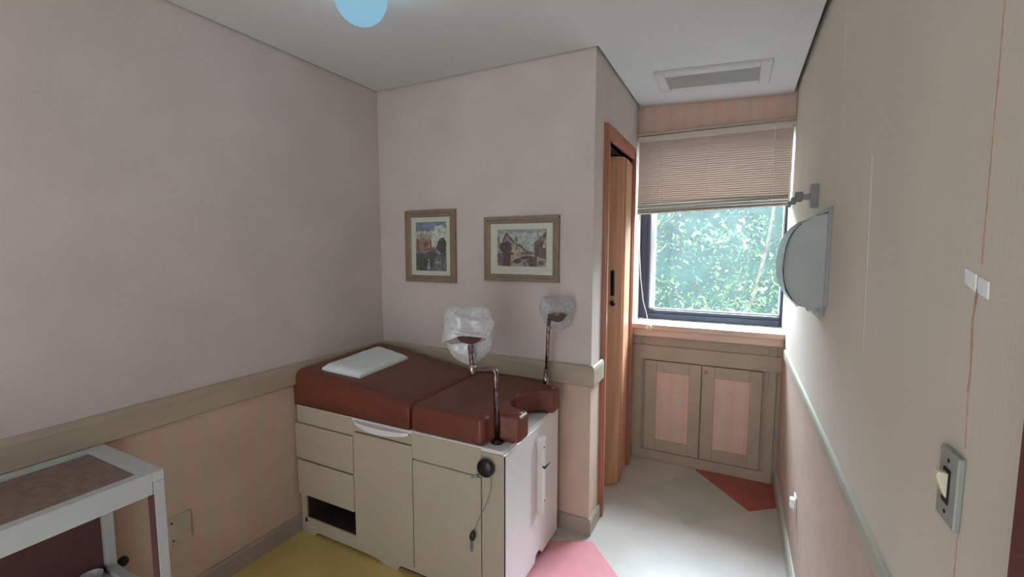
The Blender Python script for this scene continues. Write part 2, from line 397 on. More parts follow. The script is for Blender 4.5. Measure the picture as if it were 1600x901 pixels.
# ------------------------------------------------------------------ venetian blind
vb = thing('venetian_blind', 'beige venetian blind half raised over the window', 'blind', (-.18, 3.07, 2.18))
x0, x1 = XP+.007, XR-.004
def zr(x, zl, zr_): return zl+(zr_-zl)*(x-x0)/(x1-x0)
def slant(bm, zl0, zl1, zr0, zr1, y0, y1, bev=.002):
    bm.prism([(x0, zl0), (x1, zr0), (x1, zr1), (x0, zl1)], 1, y0, y1, bev, seg=1)
b = MB(); slant(b, 2.140, 2.172, 2.138, 2.170, 3.052, 3.085); b.build('headrail', HEADR, vb)
b = MB(); b.box(XP, XR, 3.04, 3.096, 2.178, 2.19, .003); b.build('valance_strip', SLATM, vb)
b = MB(); n = 30       # closed slats, overlapping
for i in range(n):
    zt = 2.145-(2.145-1.748)*i/n; hh = .020
    b.prism([(3.0690, zt), (3.0695, zt+.001), (3.0712, zt-hh*.5), (3.0722, zt-hh), (3.0716, zt-hh), (3.0704, zt-hh*.5)], 0, x0+.004, x1-.004)
b.build('closed_slats', SLATM, vb)
b = MB()
for i in range(10):    # the lowest slats lie half open above the bottom rail
    zl = 1.742-.0062*i+.0015*math.sin(i*1.7); zrr = 1.756-.0056*i+.002*math.sin(i*2.1)
    A = [b.bm.verts.new(p) for p in ((x0+.004, 3.060, zl+.003), (x1-.004, 3.060, zrr+.003), (x1-.004, 3.080, zrr-.006), (x0+.004, 3.080, zl-.006))]
    B = [b.bm.verts.new((v.co.x, v.co.y, v.co.z+.0006)) for v in A]
    b.bm.faces.new(A); b.bm.faces.new(B[::-1])
    for k in range(4): b.bm.faces.new((A[k], B[k], B[(k+1) % 4], A[(k+1) % 4]))
b.build('open_slats', SLAT_SHADE, vb)
b = MB(); slant(b, 1.672, 1.682, 1.698, 1.706, 3.056, 3.084); b.build('bottom_rail', SLATM, vb)
for x in (-.47, -.18, .165):
    b = MB(); b.tube([(x, 3.056, zr(x,2.145,2.145)), (x, 3.060, 1.70)], .0009, 6); b.tube([(x, 3.086, 2.145), (x, 3.084, 1.70)], .0009, 6)
    b.build('ladder_cord', CORD, vb)
b = MB(); b.tube([(.165, 3.046, 2.14), (.162, 3.044, 2.0), (.156, 3.044, 1.90), (.153, 3.044, 1.87)], [.003,.0022,.0022,.003], 8); b.build('tilt_wand', CORD, vb)
b = MB(); b.tube([(XR-.012, 3.044, 2.15), (XR-.014, 3.044, 1.95), (XR-.016, 3.044, 1.70)], .0028, 8); b.build('lift_cord', CORD, vb); b = MB(); b.tube([(x0+.003, 3.046, 2.14), (x0+.004, 3.044, 1.68)], .0026, 8); b.build('lift_cord', CORD, vb)
b = MB(); b.tube([(-.590, 3.046, 1.68), (-.586, 3.042, 1.45), (-.572, 3.040, 1.25), (-.552, 3.038, 1.10), (-.530, 3.03, 1.03), (-.505, 2.985, .965), (-.500, 2.980, .950)], .0024, 8)
pc = b.build('pull_cord', CORD, vb)
MB().tube([(-.500+.016*math.sin(a*2*PI/16), 2.979, .932-.016*math.cos(a*2*PI/16)*(1.0)) for a in range(17)], .003, 8, cap=False).build('pull_ring', CORD, pc)

# ------------------------------------------------------------------ ceiling vent and lamp
def zc(x): return HC-.043*max(0, (x-XP)/(XR-XP))
vt = thing('ceiling_vent', 'pale rectangular louvred vent in the alcove ceiling', 'vent', (-.16, 2.645, zc(-.16)-.02))
sl = -.043/(XR-XP)
def tilt(o):   # follow the ceiling's slight dip
    o.rotation_euler = (0, math.atan(-sl), 0)
b = MB(); zt, zb = zc(-.16)+.001, zc(-.16)-.018
X0, X1, Y0, Y1 = -.432, .110, 2.488, 2.798
b.box(X0, X0+.05, Y0, Y1, zb, zt, .004); b.box(X1-.05, X1, Y0, Y1, zb, zt, .004)
b.box(X0+.05, X1-.05, Y0, Y0+.055, zb, zt, .004); b.box(X0+.05, X1-.05, Y1-.055, Y1, zb, zt, .004)
b.build('frame', VENT, vt)
b = MB()
for i in range(8):
    y = Y0+.068+i*.0245
    b.prism([(y, zt-.002), (y+.016, zb+.004), (y+.018, zb+.004), (y+.002, zt-.002)], 0, X0+.05, X1-.05)
b.build('louvres', LOUV, vt)
MB().box(X0+.045, X1-.045, Y0+.05, Y1-.05, zt-.0025, zt).build('backing', GREYM, vt)
tilt(vt)

lp = thing('ceiling_lamp', 'round cool white glass globe lamp on the ceiling', 'lamp', (-1.156, 1.172, HC))
b = MB(); b.lathe([(.034,0),(.036,-.010),(.030,-.022),(0,-.022)], (-1.156,1.172,HC), (0,0,1), 32); b.build('lamp_base', WALU, lp)
b = MB(); R = .085; b.lathe([(R*math.sin(a), .0-R*math.cos(a)) for a in [PI*i/24 for i in range(25)]][::-1], (-1.156,1.172,HC-.093), (0,0,1), 40)
LAMP = bpy.data.materials.new('frosted globe glass'); LAMP.use_nodes = True
nt = LAMP.node_tree; N = nt.nodes; L = nt.links; N.remove(N['Principled BSDF'])
tr = N.new('ShaderNodeBsdfTransparent'); tr.inputs[0].default_value = (.80,.95,1,1)
em = N.new('ShaderNodeEmission'); em.inputs[0].default_value = (.34,.64,.84,1); em.inputs[1].default_value = .80
fr = N.new('ShaderNodeFresnel'); fr.inputs[0].default_value = 1.2
mx = N.new('ShaderNodeMixShader'); mx.inputs[0].default_value = .62
L.new(tr.outputs[0], mx.inputs[1]); L.new(em.outputs[0], mx.inputs[2]); L.new(mx.outputs[0], N['Material Output'].inputs[0])
bl = bpy.data.lights.new('lamp_bulb', 'POINT'); bl.energy = 4.5; bl.shadow_soft_size = .02; bl.color = (.62,.86,1)
bo_ = bpy.data.objects.new('lamp_bulb', bl); COL.objects.link(bo_); bo_.parent = lp; bo_.location = (0, 0, -.085)
b.build('globe_shade', LAMP, lp, smooth=True)

# ------------------------------------------------------------------ examination table
TX0, TX1, TY0, TY1, TZ = -1.938, -.768, 1.455, 2.035, .672
et = thing('examination_table', 'white examination table with brown padded top and cupboards', 'examination table', (-1.35, 1.75, 0))
b = MB(); t = .016
b.box(TX0+.02, TX1-t, TY1-t, TY1, .02, TZ-t)                         # back
b.prism([(TY0+.004,.0),(TY0+.02,.0),(TY0+.16,.0),(TY0+.165,.022),(TY0+.35,.022),(TY0+.42,.03),(TY0+.46,.0),(TY1,.0),(TY1,TZ-t),(TY0+.004,TZ-t)], 0, TX0, TX0+.018)
b.box(TX0+.02, TX1-.02, TY0+.03, TY1-t, .045, .06)                   # bottom deck
b.box(-1.562, -1.546, TY0+.03, TY1-t, .06, TZ-t)                     # partitions
b.box(-1.218, -1.204, TY0+.03, TY1-t, .06, TZ-t)
b.box(TX0+.02, -1.562, TY0+.03, TY1-t, .207, .220)                   # niche roof
b.box(TX0+.018, TX0+.036, TY0+.004, TY0+.04, .06, .215)              # niche stile
b.box(-1.562, -1.546, TY0+.002, TY0+.03, .06, TZ-t)
b.build('carcass', ENAMEL_SHADE, et)
b = MB(); b.prism([(TY0+.0,.02),(TY0+.30,.02),(TY0+.315,.05),(TY0+.355,.055),(TY0+.385,.02),(TY1,.02),(TY1,TZ-.017),(TY0,TZ-.017)], 0, TX1-.017, TX1, .002, seg=1)
b.build('side_panel', ENAMEL_LIT, et)
b = MB(); b.box(TX0, TX1, TY0, TY1, TZ-.016, TZ, .003); b.build('table_top', ENAMEL_LIT, et)
b = MB()   # plinth with cut-out arches on the floor
pl = [(-1.918,0),(-1.853,0),(-1.832,.021),(-1.55,.021),(-1.43,.016),(-1.395,0),(-1.316,0),(-1.298,.026),(-1.05,.026),(-1.02,0),(TX1-.02,0),(TX1-.02,.046),(-1.2,.046),(-1.555,.046),(-1.565,.086),(-1.918,.086)]
b.prism(pl, 1, TY0+.004, TY0+.022, .0015, seg=1); b.box(TX1-.06, TX1-.02, TY1-.06, TY1-.02, 0, .03); b.box(TX1-.06, TX1-.02, TY0+.40, TY0+.46, 0, .03, mi=1)
b.build('plinth', [ENAMEL_SHADE, DARK], et)
b = MB(); b.box(-1.900, TX1-.03, TY0+.026, TY0+.040, .0005, .044); b.box(TX1-.040, TX1-.026, TY0+.041, TY1-.02, .0005, .06); b.build('gap_shade_board', DARK, et)  # black boards added as the shade under the table
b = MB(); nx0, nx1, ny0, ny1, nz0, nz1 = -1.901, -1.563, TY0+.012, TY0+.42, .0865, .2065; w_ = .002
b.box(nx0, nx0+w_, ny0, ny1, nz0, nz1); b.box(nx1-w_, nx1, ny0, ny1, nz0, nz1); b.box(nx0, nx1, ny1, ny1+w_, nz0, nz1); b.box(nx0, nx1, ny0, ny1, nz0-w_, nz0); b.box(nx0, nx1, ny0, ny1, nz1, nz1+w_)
b.build('niche_shade_liner', NICHE_SHADE, et)  # dark liner added so the open niche looks deep in shade
yf = TY0-.002; yk = TY0+.016
def front(bm, x0, x1, z0, z1, y0=yf, bev=.004): return bm.box(x0, x1, y0, yk, z0, z1, bev)
b = MB(); front(b, TX0, -1.5595, .583, .668); front(b, -1.558, -1.218, .606, .668, yf+.006); front(b, -1.216, -.868, .549, .668); b.build('top_fascia', ENAMEL_SHADE, et)
b = MB(); front(b, -1.950, -1.560, .399, .580, yf-.006); b.build('drawer', ENAMEL_SHADE, et)
b = MB(); front(b, -1.944, -1.562, .212, .391, yf-.006); b.build('drawer', ENAMEL_SHADE, et)
b = MB(); front(b, -1.557, -1.2165, .048, .6025, yf); b.build('door', ENAMEL_SHADE, et)
b = MB(); front(b, -1.2125, -.8715, .034, .5455, yf); b.build('door', ENAMEL_SHADE, et)
b = MB(); front(b, -.868, TX1, .020, TZ-.017, yf); b.build('corner_stile', ENAMEL_SHADE, et)
# curved pull across the middle front
b = MB(); hp = []
for i in range(13):
    s = i/12; x = -1.546+(.318)*s; hp.append((x, TY0-.006-.026*math.sin(PI*min(1, s*1.0))**.6, .0))
top = [b.bm.verts.new((p[0], p[1]+.0, .660)) for p in hp]; bot = [b.bm.verts.new((p[0], p[1], .648-.014*math.sin(PI*i/12))) for i, p in enumerate(hp)]
topb = [b.bm.verts.new((p[0], TY0, .660)) for p in hp]; botb = [b.bm.verts.new((p[0], TY0, .648-.014*math.sin(PI*i/12))) for i, p in enumerate(hp)]
for i in range(12):
    for q in ((top[i],top[i+1],bot[i+1],bot[i]), (topb[i],topb[i+1],top[i+1],top[i]), (bot[i],bot[i+1],botb[i+1],botb[i]), (botb[i],botb[i+1],topb[i+1],topb[i])): b.bm.faces.new(q)
b.build('pull_handle', ENAMEL_LIT, et)
b = MB(); b.lathe([(.020,0),(.020,.012),(.034,.013),(.036,.016),(.036,.024),(.033,.029),(0,.030)], (-.838, TY0, .602), (0,-1,0), 28); b.build('round_knob', BLACKP, et)
b = MB(); b.box(-.890, -.858, TY0-.006, TY0, .566, .596, .003); b.tube([(-.882, TY0-.008, .556), (-.882, TY0-.022, .556)], .007, 10); b.tube([(-.905, TY0-.018, .548), (-.872, TY0-.018, .557)], .003, 6); b.build('lock', GREYM, et)
# bracket bar on the end panel
b = MB(); b.box(TX1, TX1+.030, 1.765, 1.800, .262, .600, .004); b.prism([(TX1,.585),(TX1+.030,.600),(TX1+.030,.604),(TX1,.608)], 1, 1.762, 1.804)
br = b.build('end_bracket', ENAMEL_LIT, et)
b = MB(); b.tube([(TX1+.030, 1.772, .478), (TX1+.040, 1.768, .476), (TX1+.052, 1.80, .492)], [.005,.006,.003], 8); b.build('latch_pin', BLACKP, br)
for y, z in ((1.782,.565), (1.79,.31)):
    b = MB(); b.lathe([(.004,0),(.004,.003),(0,.004)], (TX1+.030,y,z), (1,0,0), 10); b.build('screw', GREYD, br)

# upholstered sections
def soften(o, bev, seg=4, crown=0):
    m = o.modifiers.new('edge', 'BEVEL'); m.width = bev; m.segments = seg; m.limit_method = 'ANGLE'; m.angle_limit = math.radians(35)
    for p in o.data.polygons: p.use_smooth = True
    o.modifiers.new('wn', 'WEIGHTED_NORMAL')
def cushion_grid(name, x0, x1, y0, y1, zb, ztop, nx=30, ny=18, r=.03, parent=None):
    """padded block: top surface ztop(x,y) rolls down at its rims"""
    bm = bmesh.new(); T = []
    for i in range(nx+1):
        row = []
        for j in range(ny+1):
            u = i/nx; v = j/ny
            u = .5-.5*math.cos(PI*u); v = .5-.5*math.cos(PI*v)
            x = x0+(x1-x0)*u; y = y0+(y1-y0)*v
            dx = max(0, 1-min(x-x0, x1-x)/r); dy = max(0, 1-min(y-y0, y1-y)/r)
            rx0 = r*2.2; dl = max(0, 1-(x-x0)/rx0)
            drop = r*(1-math.sqrt(max(0, 1-min(1, dy*dy))))+.5*r*(1-math.sqrt(max(0, 1-min(1, dx*dx))))+ (r*1.2*(1-math.sqrt(max(0,1-min(1,dl*dl)))))
            z = ztop(x, y)-drop+.0025*noise.noise((x*7, y*7, 3))
            row.append(bm.verts.new((x, y, z)))
        T.append(row)
    rim = [T[i][0] for i in range(nx+1)]+[T[nx][j] for j in range(1, ny+1)]+[T[i][ny] for i in range(nx-1, -1, -1)]+[T[0][j] for j in range(ny-1, 0, -1)]
    for i in range(nx):
        for j in range(ny): bm.faces.new((T[i][j], T[i+1][j], T[i+1][j+1], T[i][j+1]))
    mid = [bm.verts.new((v.co.x, v.co.y, zb+(v.co.z-zb)*.45)) for v in rim]
    bot = [bm.verts.new((v.co.x, v.co.y, zb)) for v in rim]
    k = len(rim)
    for A, B in ((rim, mid), (mid, bot)):
        for i in range(k): bm.faces.new((A[i], A[(i+1) % k], B[(i+1) % k], B[i]))
    bm.faces.new(bot)
    for f in bm.faces: f.smooth = True
    q = MB(); q.bm.free(); q.bm = bm
    return q.build(name, LEATH, parent)
def head_top(x, y):
    s = max(0, (-1.235-x)/.685); v = min(1, max(0, (y-TY0)/(TY1-TY0)))
    return .787+(.072+.030*v)*s
cu = cushion_grid('head_cushion', -1.95, -1.2245, TY0-.004, TY1+.004, TZ+.001, head_top, r=.034, parent=et)
cu['label'] = 'brown vinyl head section sloping up to the wall'
xr = -1.2185; tip = -.738
poly = [(xr, TY0-.004), (-.862, TY0-.004), (-.856, TY0+.05), (-.83, TY0+.072), (-.79, TY0+.076), (tip, TY0+.080)]
poly += [(tip, 1.625)]
for i in range(1, 16):
    a = PI*i/16; poly.append((tip-.012-.125*math.sin(a)**.85, 1.762-.137*math.cos(a)))
poly += [(tip, 1.899), (tip, 1.985), (-.79, 1.99), (-.83, 1.996), (-.868, 2.012), (-.90, 2.032), (-.94, TY1+.004), (xr, TY1+.004)]
b = MB(); b.prism(poly, 2, TZ+.001, .787)
fc = b.build('foot_cushion', LEATH, et); soften(fc, .020, 5)
for y in (1.58, 1.943):
    b = MB(); b.lathe([(.010,0),(.010,.002),(.005,.004),(0,.0045)], (-.76, y, .7865), (0,0,1), 12); b.build('stud', CHROME, fc)

# folded white pad on the head section
pdv = [(-1.812,1.508), (-1.594,1.541), (-1.605,1.905), (-1.822,1.922)]
def hz(x, y=1.75): return head_top(x, y)
b = MB(); nx = 14; grids = []
def padpt(u, v, h):
    A, B_, C_, D_ = [Vector(p) for p in pdv]
    p = (A*(1-u)+B_*u)*(1-v)+(D_*(1-u)+C_*u)*v
    e = min(u, 1-u, v, 1-v); edge = min(1, e/.06)
    z = hz(p.x, p.y)-.001 + (.004+h*(.35+.65*edge**.5) + .0035*noise.noise((p.x*22, p.y*22, 1.1)) if h > 0 else 0)
    return (p.x, p.y, z)
G = [[b.bm.verts.new(padpt(i/nx, j/nx, .026)) for j in range(nx+1)] for i in range(nx+1)]
H = [[b.bm.verts.new(padpt(i/nx, j/nx, 0)) for j in range(nx+1)] for i in range(nx+1)]
for i in range(nx):
    for j in range(nx):
        b.bm.faces.new((G[i][j],G[i+1][j],G[i+1][j+1],G[i][j+1])).smooth = True; b.bm.faces.new((H[i][j],H[i][j+1],H[i+1][j+1],H[i+1][j]))
for i in range(nx):
    b.bm.faces.new((G[i][0],H[i][0],H[i+1][0],G[i+1][0])); b.bm.faces.new((G[i+1][nx],H[i+1][nx],H[i][nx],G[i][nx]))
    b.bm.faces.new((G[0][i+1],H[0][i+1],H[0][i],G[0][i])); b.bm.faces.new((G[nx][i],H[nx][i],H[nx][i+1],G[nx][i+1]))
tag(b.build('folded_pad', PAD, loc=(-1.71,1.72,.86)), 'flat white folded pad lying on the brown head cushion', 'pad')

# key fob hanging on a thin cord from the black knob
kc = thing('key_cord', 'thin cord with black key fob hanging from the black knob', 'key cord', (-.84, TY0-.02, .57))
b = MB(); b.tube([(-.815,TY0-.020,.570),(-.818,TY0-.014,.52),(-.838,TY0-.009,.46),(-.866,TY0-.008,.40),(-.885,TY0-.008,.36),(-.897,TY0-.010,.325)], .0013, 6)
b.tube([(-.866,TY0-.006,.53),(-.862,TY0-.007,.46),(-.866,TY0-.008,.40)], .0009, 6); b.build('cord', GREYD, kc)
b = MB(); b.lathe([(.002,0),(.010,.006),(.013,.018),(.010,.034),(.004,.042),(.002,.046)], (-.905,TY0-.016,.282), (.15,0,1), 12); b.build('key_fob', BLACKP, kc)
b = MB(); b.tube([(-.905,TY0-.014,.285),(-.909,TY0-.012,.268)], .0018, 6); b.box(-.918,-.908,TY0-.012,TY0-.008,.228,.270,.0015); b.build('key', GREYD, kc)

# ------------------------------------------------------------------ leg supports (stirrups) and their bags
def bend(pts, r=.02, n=5):
    pts = [Vector(p) for p in pts]; out = [pts[0]]
    for a, p, c in zip(pts, pts[1:], pts[2:]):
        d1, d2 = (a-p).normalized(), (c-p).normalized()
        s, e = p+d1*r, p+d2*r
        for i in range(n+1):
            t = i/n; out.append((1-t)**2*s+2*t*(1-t)*p+t*t*e)
    return out+[pts[-1]]
def crutch(bm, c, rot, R=.062, t=.016, L=.12):
    """half-round padded knee trough"""
    M = Matrix.Translation(c) @ rot; n = 14
    def pt(rad, a, y): return M @ Vector((rad*math.cos(a), y, -rad*math.sin(a)))
    A = [PI*(.06+.88*i/n) for i in range(n+1)]
    sec = [(R, a) for a in A]+[(R-t, a) for a in A[::-1]]
    r1 = [bm.bm.verts.new(pt(r, a, -L/2)) for r, a in sec]; r2 = [bm.bm.verts.new(pt(r, a, L/2)) for r, a in sec]
    k = len(sec)
    for i in range(k): bm.bm.faces.new((r1[i], r1[(i+1) % k], r2[(i+1) % k], r2[i])).smooth = True
    for i in range(n):
        bm.bm.faces.new((r1[i], r1[k-1-i], r1[k-2-i], r1[i+1])); bm.bm.faces.new((r2[i], r2[i+1], r2[k-2-i], r2[k-1-i]))
def bag_hood(c, sx, sy, sz, seed, rot, ear=.3, gash=0.0, rim=-.30):
    """plastic pulled over the trough: a saddle with two ears, folds swagging between them; open below"""
    bm = bmesh.new(); nu, nv = 96, 40; rows = []
    for j in range(nv+1):
        v = j/nv; row = []
        for i in range(nu):
            a = 2*PI*i/nu; ca, sa = math.cos(a), math.sin(a)
            low = rim-.22*abs(ca)**1.5+.16*noise.noise((ca*1.4+seed, sa*1.4, 3))+gash*math.exp(-((math.atan2(sa, ca)+PI/2)/.55)**2)
            el = PI/2*(1-v); zt = math.sin(el) if v < .62 else None
            R = math.cos(PI/2*(1-min(1, v/.62))); R = R**.8
            z = math.sin(PI/2*(1-min(1, v/.62)))**1.1 if v < .62 else low*(v-.62)/.38
            bx = math.copysign(abs(ca)**.8, ca); by = math.copysign(abs(sa)**.8, sa)
            x = bx*R; y = by*R
            top = max(0, z)
            z += ear*(abs(x)**1.6-.42)*(.35+.65*min(1, top*1.6+.3))*max(0, 1-max(0, -z)*1.5)
            ph = z*4.6-2.6*x*x+1.5*noise.noise((x*1.2+seed, y*1.2, z*1.2))+.9*x
            fold = (1-abs(math.sin(ph)))**2
            d = .15*fold*min(1, v*2.2)*max(0, 1-abs(ca)**2.2)-.02+.15*noise.noise((x*1.8+seed, y*1.8, z*1.8))+.022*noise.noise((x*5, y*5+seed, z*5))
            q = 1+d
            row.append(bm.verts.new((x*sx*q, y*sy*q, z*sz+.02*sz*fold)))
        rows.append(row)
    for A, B in zip(rows, rows[1:]):
        for i in range(nu): bm.faces.new((A[i], A[(i+1) % nu], B[(i+1) % nu], B[i])).smooth = True
    bmesh.ops.remove_doubles(bm, verts=bm.verts[:], dist=1e-6)
    bm.transform(Matrix.Translation(c) @ rot)
    q = MB(); q.bm.free(); q.bm = bm
    return q
def bag_bowl(c, sx, sy, sz, seed, rot, lip=.25):
    """slack lower part of the bag hanging under the trough like a bowl with a wavy lip"""
    bm = bmesh.new(); nu, nv = 96, 24; rows = []
    for j in range(nv+1):
        v = j/nv; row = []
        for i in range(nu):
            a = 2*PI*i/nu; ca, sa = math.cos(a), math.sin(a)
            z0 = lip*(.5+.6*abs(ca)**1.4)+.18*noise.noise((ca*1.6, sa*1.6, seed))
            z = z0*(1-v)-1.0*v**1.3; R = math.cos(PI/2*v**1.6)**.75
            ph = z*6-2.4*ca*ca+.8*noise.noise((ca+seed, sa, z))
            fold = (1-abs(math.sin(ph)))**2
            d = .12*fold*(1-v)*max(0, 1-abs(ca)**2)-.02+.14*noise.noise((ca*1.7, sa*1.7+seed, z*1.5))+.03*noise.noise((ca*5, sa*5, z*5+seed))
            row.append(bm.verts.new((ca*R*sx*(1+d), sa*R*sy*(1+d), z*sz)))
        rows.append(row)
    for A, B in zip(rows, rows[1:]):
        for i in range(nu): bm.faces.new((A[i], A[(i+1) % nu], B[(i+1) % nu], B[i])).smooth = True
    bmesh.ops.remove_doubles(bm, verts=bm.verts[:], dist=1e-6)
    bm.transform(Matrix.Translation(c) @ rot)
    q = MB(); q.bm.free(); q.bm = bm
    return q
ls = thing('leg_support', 'chrome leg support post at the near front corner of table', 'leg support', (-.832,1.519,TZ), 'leg supports of the examination table')
b = MB(); b.lathe([(.026,0),(.026,.006),(.018,.010),(.018,.012),(0,.012)], (-.832,1.519,TZ+.0005), (0,0,1), 20); b.build('socket', BLACKP, ls)
cA = Vector((-.972,1.535,1.10))
b = MB(); b.tube(bend([(-.832,1.519,TZ+.008), (-.838,1.519,.972), (-.946,1.522,.952), (-.962,1.53,1.055)], .022), .0115, 14); b.build('post', CHROMEW, ls)
b = MB(); b.lathe([(.010,-.02),(.016,-.018),(.016,.018),(.010,.02)], (-.948,1.522,.957), (-.1,0,1), 14); b.build('joint', CHROME, ls)
rotA = Matrix.Rotation(math.radians(34), 4, 'Z') @ Matrix.Rotation(math.radians(-14), 4, 'X')
b = MB(); crutch(b, cA+Vector((-.032,.058,.004)), rotA, .062, .035, .10); b.build('knee_trough', LEATHD, ls)
q = bag_hood(Vector((-1.012,1.590,1.130)), .102, .078, .086, 1.7, rotA, .55, .14, -.74)
bo = tag(q.build('plastic_bag', BAG, loc=(-.984,1.556,1.03), recalc=False), 'frosted white plastic bag over the near leg support', 'plastic bag', 'bags over the leg supports')
q = bag_bowl(Vector((-1.010,1.606,1.046)), .098, .064, .096, 4.3, rotA, .05)
q.build('lower_skirt', BAG, bo, recalc=False)

ls = thing('leg_support', 'chrome leg support post at the far corner by back wall', 'leg support', (-.826,1.990,TZ), 'leg supports of the examination table')
b = MB(); b.lathe([(.022,0),(.022,.005),(.016,.008),(0,.008)], (-.826,2.008,TZ+.0005), (0,0,1), 20); b.build('socket', BLACKP, ls)
cB = Vector((-.782,1.975,1.118))
b = MB(); b.tube([(-.826,2.008,TZ+.006), (-.826,2.006,.80), (-.818,2.0,.86)], .0115, 14); b.tube([(-.818,2.0,.84), (-.812,1.994,.93), (-.80,1.975,1.06), (-.797,1.985,1.13)], .009, 14); b.build('post', CHROMEW, ls)
b = MB(); b.lathe([(.008,-.02),(.015,-.016),(.016,.016),(.009,.02)], (-.822,2.003,.800), (0.06,0,1), 14); b.build('joint', CHROME, ls)
rotB = Matrix.Rotation(math.radians(22), 4, 'Z') @ Matrix.Rotation(math.radians(-10), 4, 'X')
b = MB(); crutch(b, cB+Vector((0.010,.040,.020)), rotB, .046, .030, .06); b.build('knee_trough', LEATHD, ls)
q = bag_hood(Vector((-.776,2.018,1.166)), .080, .056, .060, 8.1, rotB, .75, .30, -.60)
bo = tag(q.build('plastic_bag', BAGT, loc=(-.78,1.984,1.1), recalc=False), 'thin clear plastic bag over the far leg support', 'plastic bag', 'bags over the leg supports')
q = bag_bowl(Vector((-.776,2.030,1.104)), .070, .044, .060, 11.9, rotB, .15)
q.build('lower_skirt', BAGT, bo, recalc=False)

# ------------------------------------------------------------------ white trolley
tz = .777; TX_, TXB = -1.543, -1.930; TE, TS = .692, .03
tr = thing('trolley', 'white wooden trolley with brown inset top against the left wall', 'trolley', (-1.735, .36, 0))
ap = .067
b = MB(); b.box(TX_-.034, TX_, TS+.032, TE-.031, tz-ap, tz, .002); b.build('front_rail', TROL, tr)
b = MB(); b.box(TXB, TXB+.026, TS+.032, TE-.031, tz-ap, tz, .002); b.build('back_rail', TROL, tr)
b = MB(); b.box(TXB+.001, TX_-.001, TE-.048, TE-.0005, tz-.030, tz+.0006, .002); b.build('end_rail', TROL, tr)
b = MB(); b.box(TXB+.001, TX_-.001, TS+.0005, TS+.048, tz-.030, tz+.0006, .002); b.build('end_rail', TROL, tr)
b = MB(); b.box(TXB+.024, TX_-.030, TS+.046, TE-.046, tz-.03, tz-.012); b.build('inset_top', LAMI, tr)
for x0, x1 in ((TX_-.034, TX_), (TXB, TXB+.034)):
    for y0, y1 in ((TE-.030, TE), (TS, TS+.030)):
        b = MB(); b.box(x0, x1, y0, y1, .055, tz-.031, .0025)
        b.box(x0, x1, y0, y1, tz-.031, tz-.0005, .002)
        lg = b.build('leg', TROL, tr)
        xm, ym = (x0+x1)/2, (y0+y1)/2
        q = MB(); q.lathe([(.0235,-.009),(.027,-.006),(.027,.006),(.0235,.009)], (xm, ym, .027), (0,1,0), 20); q.box(xm-.010, xm+.010, ym-.013, ym+.013, .030, .058, .002)
        q.build('caster', BLACKP, lg)
b = MB(); b.box(TX_-.033, TX_-.0005, TE-.0325, TE-.030, .06, tz-ap-.001); b.build('leg_liner', LAMID, tr)
b = MB(); b.box(TXB+.006, TXB+.016, TS+.03, TE-.030, .34, tz-ap); b.build('back_panel', LAMID, tr)
b = MB(); b.box(TXB+.001, TX_-.002, TE-.030, TE-.002, .315, .352, .002); b.build('shelf_end_rail', TROL, tr); b = MB(); b.box(TXB+.001, TX_-.002, TS+.002, TS+.03, .315, .352, .002)
b.build('shelf_end_rail', TROL, tr)
b = MB(); b.box(TXB+.016, TX_-.012, TS+.030, TE-.030, .322, .336); b.build('shelf', TROL, tr)
bs = thing('basin', 'small white round basin on the trolley shelf', 'basin', (-1.868, .60, .336))
b = MB(); prof = [(.020,.001),(.026,.004),(.030,.03),(.032,.034),(.029,.034),(.027,.03),(.022,.006),(0,.005)]
b.lathe(prof, (-1.872, .612, .336), (0,0,1), 28); b.build('bowl', TROL, bs)

# ------------------------------------------------------------------ left wall fittings
cp = thing('cover_plate', 'painted-over socket cover plate low on the left wall', 'cover plate', (XL, .917, .325))
b = MB(); b.box(XL-.001, XL+.006, .878, .958, .268, .388, .002); b.build('plate', PLATE, cp)
for y, z in ((.888,.366), (.890,.292)):
    b = MB(); b.lathe([(.004,0),(.004,.001),(0,.0015)], (XL+.006,y,z), (1,0,0), 10); b.build('screw', DARK, cp)
b = MB(); b.lathe([(.014,0),(.017,.004),(.016,.018),(.010,.024),(0,.025)], (XL, .727, .316), (1,0,0), 20)
tag(b.build('wall_bumper', BLACKP, loc=(XL, .727, .316)), 'small black rubber bumper on left wall behind the trolley leg', 'bumper')

